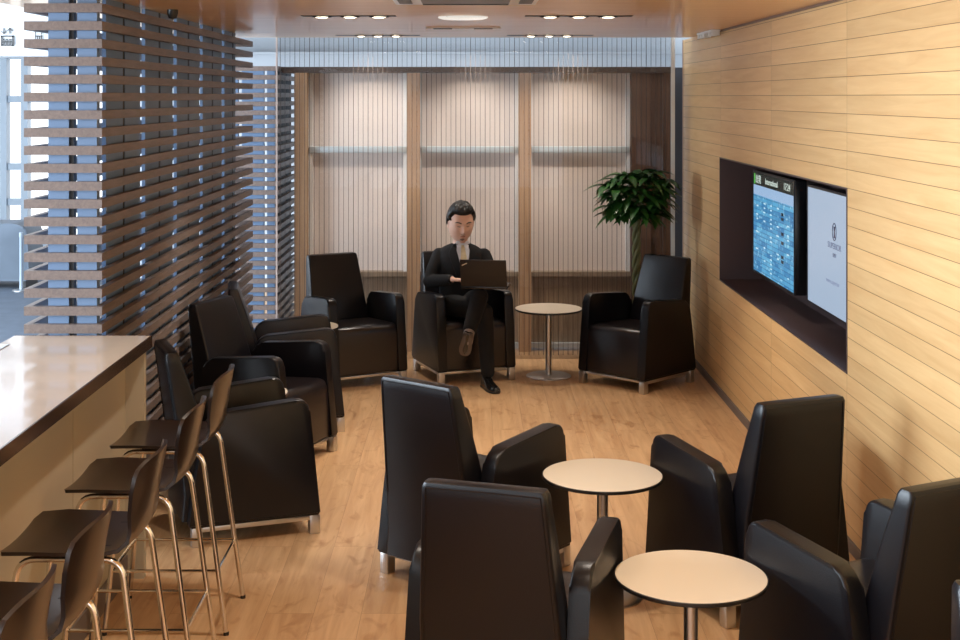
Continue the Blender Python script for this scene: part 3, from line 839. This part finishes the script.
for s in (-1, 1):   # ears
    e = [HM @ Vector((s*(.086+.006*math.sin(k_/11*math.pi)), .012+.016*math.cos(k_/12*2*math.pi), -.008+.030*math.sin(k_/12*2*math.pi))) for k_ in range(13)]
    body.tube(e, .006, 8, cap=False)
    t = bmesh.new(); bmesh.ops.create_uvsphere(t, u_segments=12, v_segments=8, radius=1, matrix=HM @ Matrix.Translation((s*.085, .012, -.008)) @ Matrix.Diagonal((.008, .016, .028, 1))); body._add(t)
limb(body, [(-.072, 9.79, .88), (-.070, 9.775, .96), HC+Vector((0, .025, -.06))], [.062, .052, .054])
loft(body, [((-.073, 9.775, .46), .13, .09, yaw), ((-.073, 9.775, .60), .125, .085, yaw), ((-.070, 9.775, .75), .14, .09, yaw), ((-.068, 9.78, .86), .15, .08, yaw), ((-.068, 9.782, .90), .09, .06, yaw)])
for s_, e_, w_ in ((sR, eR, wR), (sL, eL, wL)): limb(body, [s_, e_, w_], [.045, .034, .023])
for h_, k_, a_ in ((hR, kR, aR), (hL, kL, aL)): limb(body, [h_, k_, a_], [.062, .045, .030])
# hands: palm, four fingers, thumb
def hand(mb, w_, fwd, up, side):
    fwd = fwd.normalized(); sd = fwd.cross(up).normalized()*side; up = up.normalized()
    palm = [w_, w_+fwd*.030, w_+fwd*.062]
    for off in (-.022, -.008, .008, .022):
        limb(mb, [w_+sd*off*.55, w_+fwd*.040+sd*off, w_+fwd*.072+sd*off*1.05], [.0125, .0125, .0105], 8, 3)
    for off, ln_ in ((-.027, .84), (-.010, .97), (.009, 1.0), (.027, .78)):
        a = w_+fwd*.072+sd*off; b = a+fwd*.032*ln_+up*.004+sd*off*.12; c_ = b+fwd*.022*ln_-up*.013; d_ = c_+fwd*.011*ln_-up*.016
        limb(mb, [a, b, c_, d_], [.0092, .0086, .0078, .0066], 8, 3)
    a = w_+fwd*.018-sd*.020; b = a+fwd*.028-sd*.020-up*.006; c_ = b+fwd*.026-sd*.004-up*.008
    limb(mb, [a, b, c_], [.0125, .0105, .0085], 8, 3)
hand(body, wR+Vector((.012, -.012, 0)), Vector((.75, -.62, .02)), Vector((.1, .05, 1)), 1)
hand(body, wL+Vector((-.004, -.006, 0)), Vector((-.45, -.60, .0)), Vector((0, .05, 1)), -1)
per = place(remeshed(body, .0042, 1), 'person', skin_m)
tag(per, 'man in a black suit and pale tie seated with crossed legs, typing on a laptop', 'person')

# ---- hair, beard, brows
def hair_fn(d):
    x, y, z = d
    p = head_pt(d)
    if y < 0:
        f_ = abs(x)
        line = .59 - .10*max(0, f_-.5) - .9*max(0, f_-.66)
        if f_ > .90: line = .16
    else:
        line = -.02 - .45*min(1, y*1.4)
    k_ = max(0, min(1, (z-line)/.10))
    nz = noise.noise(Vector((x*7, y*7, z*9)))*.006
    g_ = -.012 + k_*(.012+.018+.010*max(0, z)+nz )
    return p + Vector((x, y, z)).normalized()*g_
place(remeshed(head_mesh(hair_fn), .004, 2), 'hair', hair_m, per)
def beard_fn(d):
    p = head_pt(d); X_, Z_ = p.x, p.z
    k_ = 0
    if d.y < 0:
        k_ = max(gs(X_, Z_, 0, -.054, .026, .007), gs(X_, Z_, 0, -.100, .024, .017))
        k_ = max(0, min(1, (k_-.35)/.3))
    return p + Vector(d).normalized()*(-.006 + k_*.0078)
place(remeshed(head_mesh(beard_fn, 96, 80), .003, 1), 'beard', mat('grey_stubble', srgb(150, 120, 108), .8), per)
m_ = MB()
for s in (-1, 1):
    m_.tube([HM @ (head_pt(Vector((s*x_, -math.sqrt(1-x_*x_-z_*z_), z_)), .002)) for x_, z_ in ((.20, .225), (.36, .265), (.54, .255), (.66, .21))], 0, 8, radii=[.0028, .0042, .0038, .002])
place((lambda me: (m_.bm.to_mesh(me), me)[1])(bpy.data.meshes.new('b')), 'eyebrows', hair_m, per)
m_ = MB()
for s in (-1, 1):
    m_.tube([HM @ (head_pt(Vector((s*x_, -math.sqrt(1-x_*x_-z_*z_), z_)), .0015)) for x_, z_ in ((.24, .045), (.36, .03), (.48, .04))], 0, 6, radii=[.0014, .0024, .0014])
place((lambda me: (m_.bm.to_mesh(me), me)[1])(bpy.data.meshes.new('b')), 'eyelashes', hair_m, per)
m_ = MB(); m_.tube([HM @ head_pt(Vector((x_, -math.sqrt(1-x_*x_-.51**2), -.51)), .001) for x_ in (-.2, -.1, 0, .1, .2)], 0, 6, radii=[.001, .0034, .004, .0034, .001])
place((lambda me: (m_.bm.to_mesh(me), me)[1])(bpy.data.meshes.new('b')), 'lips', mat('lip', srgb(186, 122, 110), .5), per)

# ---- suit jacket
j = MB()
loft(j, [((-.073, 9.775, .47), .150, .115, yaw), ((-.073, 9.775, .56), .150, .118, yaw), ((-.071, 9.772, .66), .152, .112, yaw), ((-.069, 9.772, .76), .168, .112, yaw),
         ((-.067, 9.776, .84), .176, .100, yaw), ((-.066, 9.780, .880), .172, .085, yaw), ((-.066, 9.782, .915), .125, .070, yaw), ((-.066, 9.784, .938), .070, .058, yaw)])
for s_, e_, w_ in ((sR, eR, wR), (sL, eL, wL)):
    d = (w_-e_).normalized(); limb(j, [s_, s_.lerp(e_, .5), e_, e_.lerp(w_, .5), w_-d*.02], [.054, .056, .050, .043, .036])
jk = place(remeshed(j, .007, 3), 'suit_jacket', suit_m, per)
# creased collar and lapels, shirt front and tie laid onto the jacket's chest
from mathutils.bvhtree import BVHTree
bvh = BVHTree.FromPolygons([v.co + PO for v in jk.data.vertices], [tuple(p.vertices) for p in jk.data.polygons])
fd = Vector((math.sin(.20), -math.cos(.20), 0)); sdx = Vector((math.cos(.20), math.sin(.20), 0)); TC = Vector((-.066, 9.775, 0))
def on_chest(s_, z, off):
    o_ = TC + sdx*s_ + Vector((0, 0, z)) + fd*.6
    h = bvh.ray_cast(o_, -fd)
    q = h[0] if h[0] else TC + sdx*s_ + Vector((0, 0, z)) + fd*.06
    return q + fd*off
def drape(rows, off, name, m_, parent, n=8, th=.004):
    """rows: (z, s_left, s_right)"""
    mb = MB(); A = []; B = []
    for z, a, b in rows:
        A.append([on_chest(a+(b-a)*k_/n, z, off) for k_ in range(n+1)]); B.append([on_chest(a+(b-a)*k_/n, z, off-th-.004) for k_ in range(n+1)])
    mb.grid(A); mb.grid([r[::-1] for r in B])
    for i in range(len(A)-1):
        mb.quad(A[i][0], A[i+1][0], B[i+1][0], B[i][0]); mb.quad(A[i][-1], B[i][-1], B[i+1][-1], A[i+1][-1])
    me = bpy.data.meshes.new(name); mb.bm.to_mesh(me); return place(me, name, m_, parent)
def lerp_rows(keys, n=14):
    out = []
    for i in range(n+1):
        t_ = i/n*(len(keys)-1); k_ = min(int(t_), len(keys)-2); u_ = t_-k_
        out.append(tuple(keys[k_][m]*(1-u_)+keys[k_+1][m]*u_ for m in range(3)))
    return out
sh = drape(lerp_rows([(.945, -.040, .040), (.90, -.050, .050), (.80, -.030, .030), (.70, -.003, .003)]), .004, 'shirt', shirt_m, per)
tie_m = mat('pale_gold_tie', srgb(222, 206, 168), .5, var=.2, vscale=60)
drape(lerp_rows([(.932, -.016, .016), (.912, -.012, .012), (.905, -.013, .013), (.80, -.026, .026), (.70, -.030, .030)]), .010, 'tie', tie_m, per, 6)
for s in (-1, 1):
    r_ = [(.948, .034, .050), (.90, .046, .088), (.865, .040, .100), (.80, .028, .080), (.70, .001, .050), (.66, -.004, .012)]
    r_ = [(z, s*a, s*b) for z, a, b in r_]
    drape(lerp_rows(r_), .012, 'lapel', suit_m, jk)
    c_ = [(.962, .026, .046), (.945, .012, .050), (.922, .010, .040), (.905, .024, .030)]
    drape(lerp_rows([(z, s*a, s*b) for z, a, b in c_], 6), .014, 'collar', shirt_m, sh, 5)
# cuffs and watch
for w_, e_ in ((wR, eR), (wL, eL)):
    d = (w_-e_).normalized(); mb = MB(); mb.tube([w_-d*.024, w_-d*.004], .031, 18); me = bpy.data.meshes.new('c'); mb.bm.to_mesh(me); place(me, 'shirt_cuff', shirt_m, per)

# ---- trousers
t2 = MB()
loft(t2, [((-.072, 9.765, .425), .14, .13, yaw), ((-.072, 9.765, .50), .15, .13, yaw), ((-.072, 9.77, .56), .14, .11, yaw)])
limb(t2, [hR, hR.lerp(kR, .5), kR, kR.lerp(aR, .5), aR+Vector((0, 0, .0))], [.088, .076, .062, .056, .048])
limb(t2, [hL, hL.lerp(kL, .5), kL, kL.lerp(aL, .5), kL.lerp(aL, .86)], [.088, .074, .062, .055, .048])
place(remeshed(t2, .007, 3), 'trousers', suit_m, per)
mb = MB(); limb(mb, [kL.lerp(aL, .76), aL+Vector((-.002, -.01, -.012)), aL+Vector((-.006, -.01, -.05))], [.037, .038, .036]); me = bpy.data.meshes.new('s'); mb.bm.to_mesh(me)
place(me, 'sock', mat('patterned_grey_sock', srgb(128, 118, 112), .8, var=.45, vscale=90), per)
# ---- shoes
shoe_m = mat('black_polished_shoe', srgb(14, 13, 14), .16, coat=.6)
def shoe(name, Mx, m_up, m_sole):
    secs = [(-.095, .022, .050), (-.085, .032, .078), (-.05, .037, .090), (-.01, .036, .082), (.04, .040, .060), (.09, .044, .048), (.135, .038, .040), (.165, .024, .030), (.173, .010, .022)]
    mb = MB(); L = []
    for y, hw_, h_ in secs:
        pr = [(-hw_*.96, .012), (-hw_, .022), (-hw_*.82, h_*.7), (-hw_*.45, h_), (hw_*.45, h_), (hw_*.82, h_*.7), (hw_, .022), (hw_*.96, .012)]
        L.append([mb.bm.verts.new(Mx @ Vector((x, y, z))) for x, z in pr])
    for a, b in zip(L, L[1:]):
        for i in range(8): mb.bm.faces.new((a[i], a[(i+1) % 8], b[(i+1) % 8], b[i]))
    mb.bm.faces.new(L[0]); mb.bm.faces.new(L[-1]); bmesh.ops.recalc_face_normals(mb.bm, faces=mb.bm.faces[:])
    bmesh.ops.subdivide_edges(mb.bm, edges=mb.bm.edges[:], cuts=1, use_grid_fill=True, smooth=.6)
    me = bpy.data.meshes.new('u'); mb.bm.to_mesh(me); o = place(me, name, m_up, per)
    out = [( hw_*1.06, y) for y, hw_, h_ in secs] + [(-hw_*1.06, y) for y, hw_, h_ in secs[::-1]]
    mb = MB(); mb.prism(out, 2, 0.0, .012, .003); mb.prism([p for p in out if p[1] < -.03], 2, -.0, .0125)
    bmesh.ops.transform(mb.bm, matrix=Mx, verts=mb.bm.verts[:]); me = bpy.data.meshes.new('so'); mb.bm.to_mesh(me); s_ = place(me, 'sole', m_sole, o); return o
dirv = Vector((.30, -.95, 0)).normalized(); ang = math.atan2(dirv.y, dirv.x)-math.pi/2
shoe('shoe', Matrix.Translation((.128, 9.235, .001)) @ Matrix.Rotation(ang, 4, 'Z'), shoe_m, M['black'])
# hanging shoe: toes down, sole towards the camera
yv = Vector((-.18, .22, -.96)).normalized(); zv = Vector((0.10, .97, .20)); zv = (zv - yv*zv.dot(yv)).normalized(); xv = yv.cross(zv)
Mh = Matrix(((xv.x, yv.x, zv.x, 0), (xv.y, yv.y, zv.y, 0), (xv.z, yv.z, zv.z, 0), (0, 0, 0, 1)))
heel = Vector((-.022, 9.085, .352))
o = shoe('shoe', Matrix.Translation(heel) @ Mh @ Matrix.Diagonal((.92, .62, .85, 1)), shoe_m, mat('brown_grey_sole', srgb(92, 80, 72), .6))

# ---- laptop
la = empty('laptop', (.098, 9.31, .682)); tag(la, 'black laptop resting on the lap of the seated man', 'laptop'); la.rotation_euler = (0, 0, -.14)
MB().box(-.16, .16, -.005, .215, -.009, .009, .003).build('base', M['plastic'], la)
kb = MB()
for r_ in range(5):
    for c_ in range(13): kb.box(-.14+c_*.0217, -.14+c_*.0217+.018, .035+r_*.019, .035+r_*.019+.0155, .009, .0112)
kb.build('keyboard', M['black'], la)
ld = MB().box(-.16, .16, -.005, .003, .0, .205, .002)
lid = ld.build('lid', mat('matt_black_lid', srgb(34, 28, 26), .5), la); lid.rotation_euler = (R(20), 0, 0); lid.location = (0, -.003, .008)
pn = MB().box(-.148, .148, .0032, .0038, .014, .195).build('display', emit('laptop_display', srgb(190, 205, 220), .5), lid)
bd = MB(); 
bd.prism([(-.148, .166), (-.112, .184), (-.109, .178), (-.145, .160)], 1, -.0062, -.005)
bd.build('lid_badge', M['steel'], lid)
MB().tube([(-.10, -.004, .012), (-.06, -.004, .012)], .005, 8).tube([(.06, -.004, .012), (.10, -.004, .012)], .005, 8).build('hinge', M['plastic'], la)

#P1

# ------------------------------------------------------------------ lights
def spot(x, y, z, tx, ty, tz, power, ang=70, blend=.5, col=(1, .90, .78), r=.04):
    l = bpy.data.lights.new('spot', 'SPOT'); l.energy = power; l.spot_size = R(ang); l.spot_blend = blend; l.color = col; l.shadow_soft_size = r
    o = bpy.data.objects.new('downlight_beam', l); COL.objects.link(o); o.location = (x, y, z)
    o.rotation_euler = (Vector((tx, ty, tz))-Vector((x, y, z))).to_track_quat('-Z', 'Y').to_euler()
    return o
for u in (322, 350, 379, 550, 579, 608):
    x, d = xr(u, 16); spot(x, d, ZC-.03, x, d+.02, 0, 34, 85)
for u in (361, 378, 396, 531, 549, 567):
    x, d = xr(u, 35.3); spot(x, d, ZC-.03, x, d+.35, 0, 14, 75)
# wall washers over each panel
for u in (372, 476, 568):
    x = X(u); spot(x, 10.08, ZC-.03, x, PD+.1, 1.35, 34, 84, 1)
# lounge downlights nearer than the picture's top edge
for x in (-.7, .45):
    for y_ in (5.0, 2.9, .9): spot(x, y_, ZC-.02, x, y_, 0, 50, 88, .8)
def area(x, y, z, tx, ty, tz, sx, sy, power, col):
    l = bpy.data.lights.new('area', 'AREA'); l.shape = 'RECTANGLE'; l.size = sx; l.size_y = sy; l.energy = power; l.color = col
    o = bpy.data.objects.new('window_daylight', l); COL.objects.link(o); o.location = (x, y, z)
    o.rotation_euler = (Vector((tx, ty, tz))-Vector((x, y, z))).to_track_quat('-Z', 'Y').to_euler(); return o
area(-8.5, 6, 1.9, 0, 6, 1.0, 14, 3.4, 2300, (.74, .87, 1))

wd = bpy.data.worlds.new('sky'); sc.world = wd; wd.use_nodes = True
bg = wd.node_tree.nodes['Background']; bg.inputs[0].default_value = (.90, .95, 1, 1); bg.inputs[1].default_value = 2.0

cam = bpy.data.cameras.new('camera'); co = bpy.data.objects.new('camera', cam); COL.objects.link(co)
co.location = (0, 0, H); co.rotation_euler = (R(90), 0, 0)
cam.sensor_width = 36; cam.lens = F/960*36; cam.shift_x = 10/960; cam.shift_y = (CY-320)/960; cam.clip_start = .05
sc.camera = co
sc.view_settings.view_transform = 'Standard'; sc.view_settings.look = 'None'; sc.view_settings.gamma = 1
sc.view_settings.exposure = .37; sc.view_settings.use_curve_mapping = False
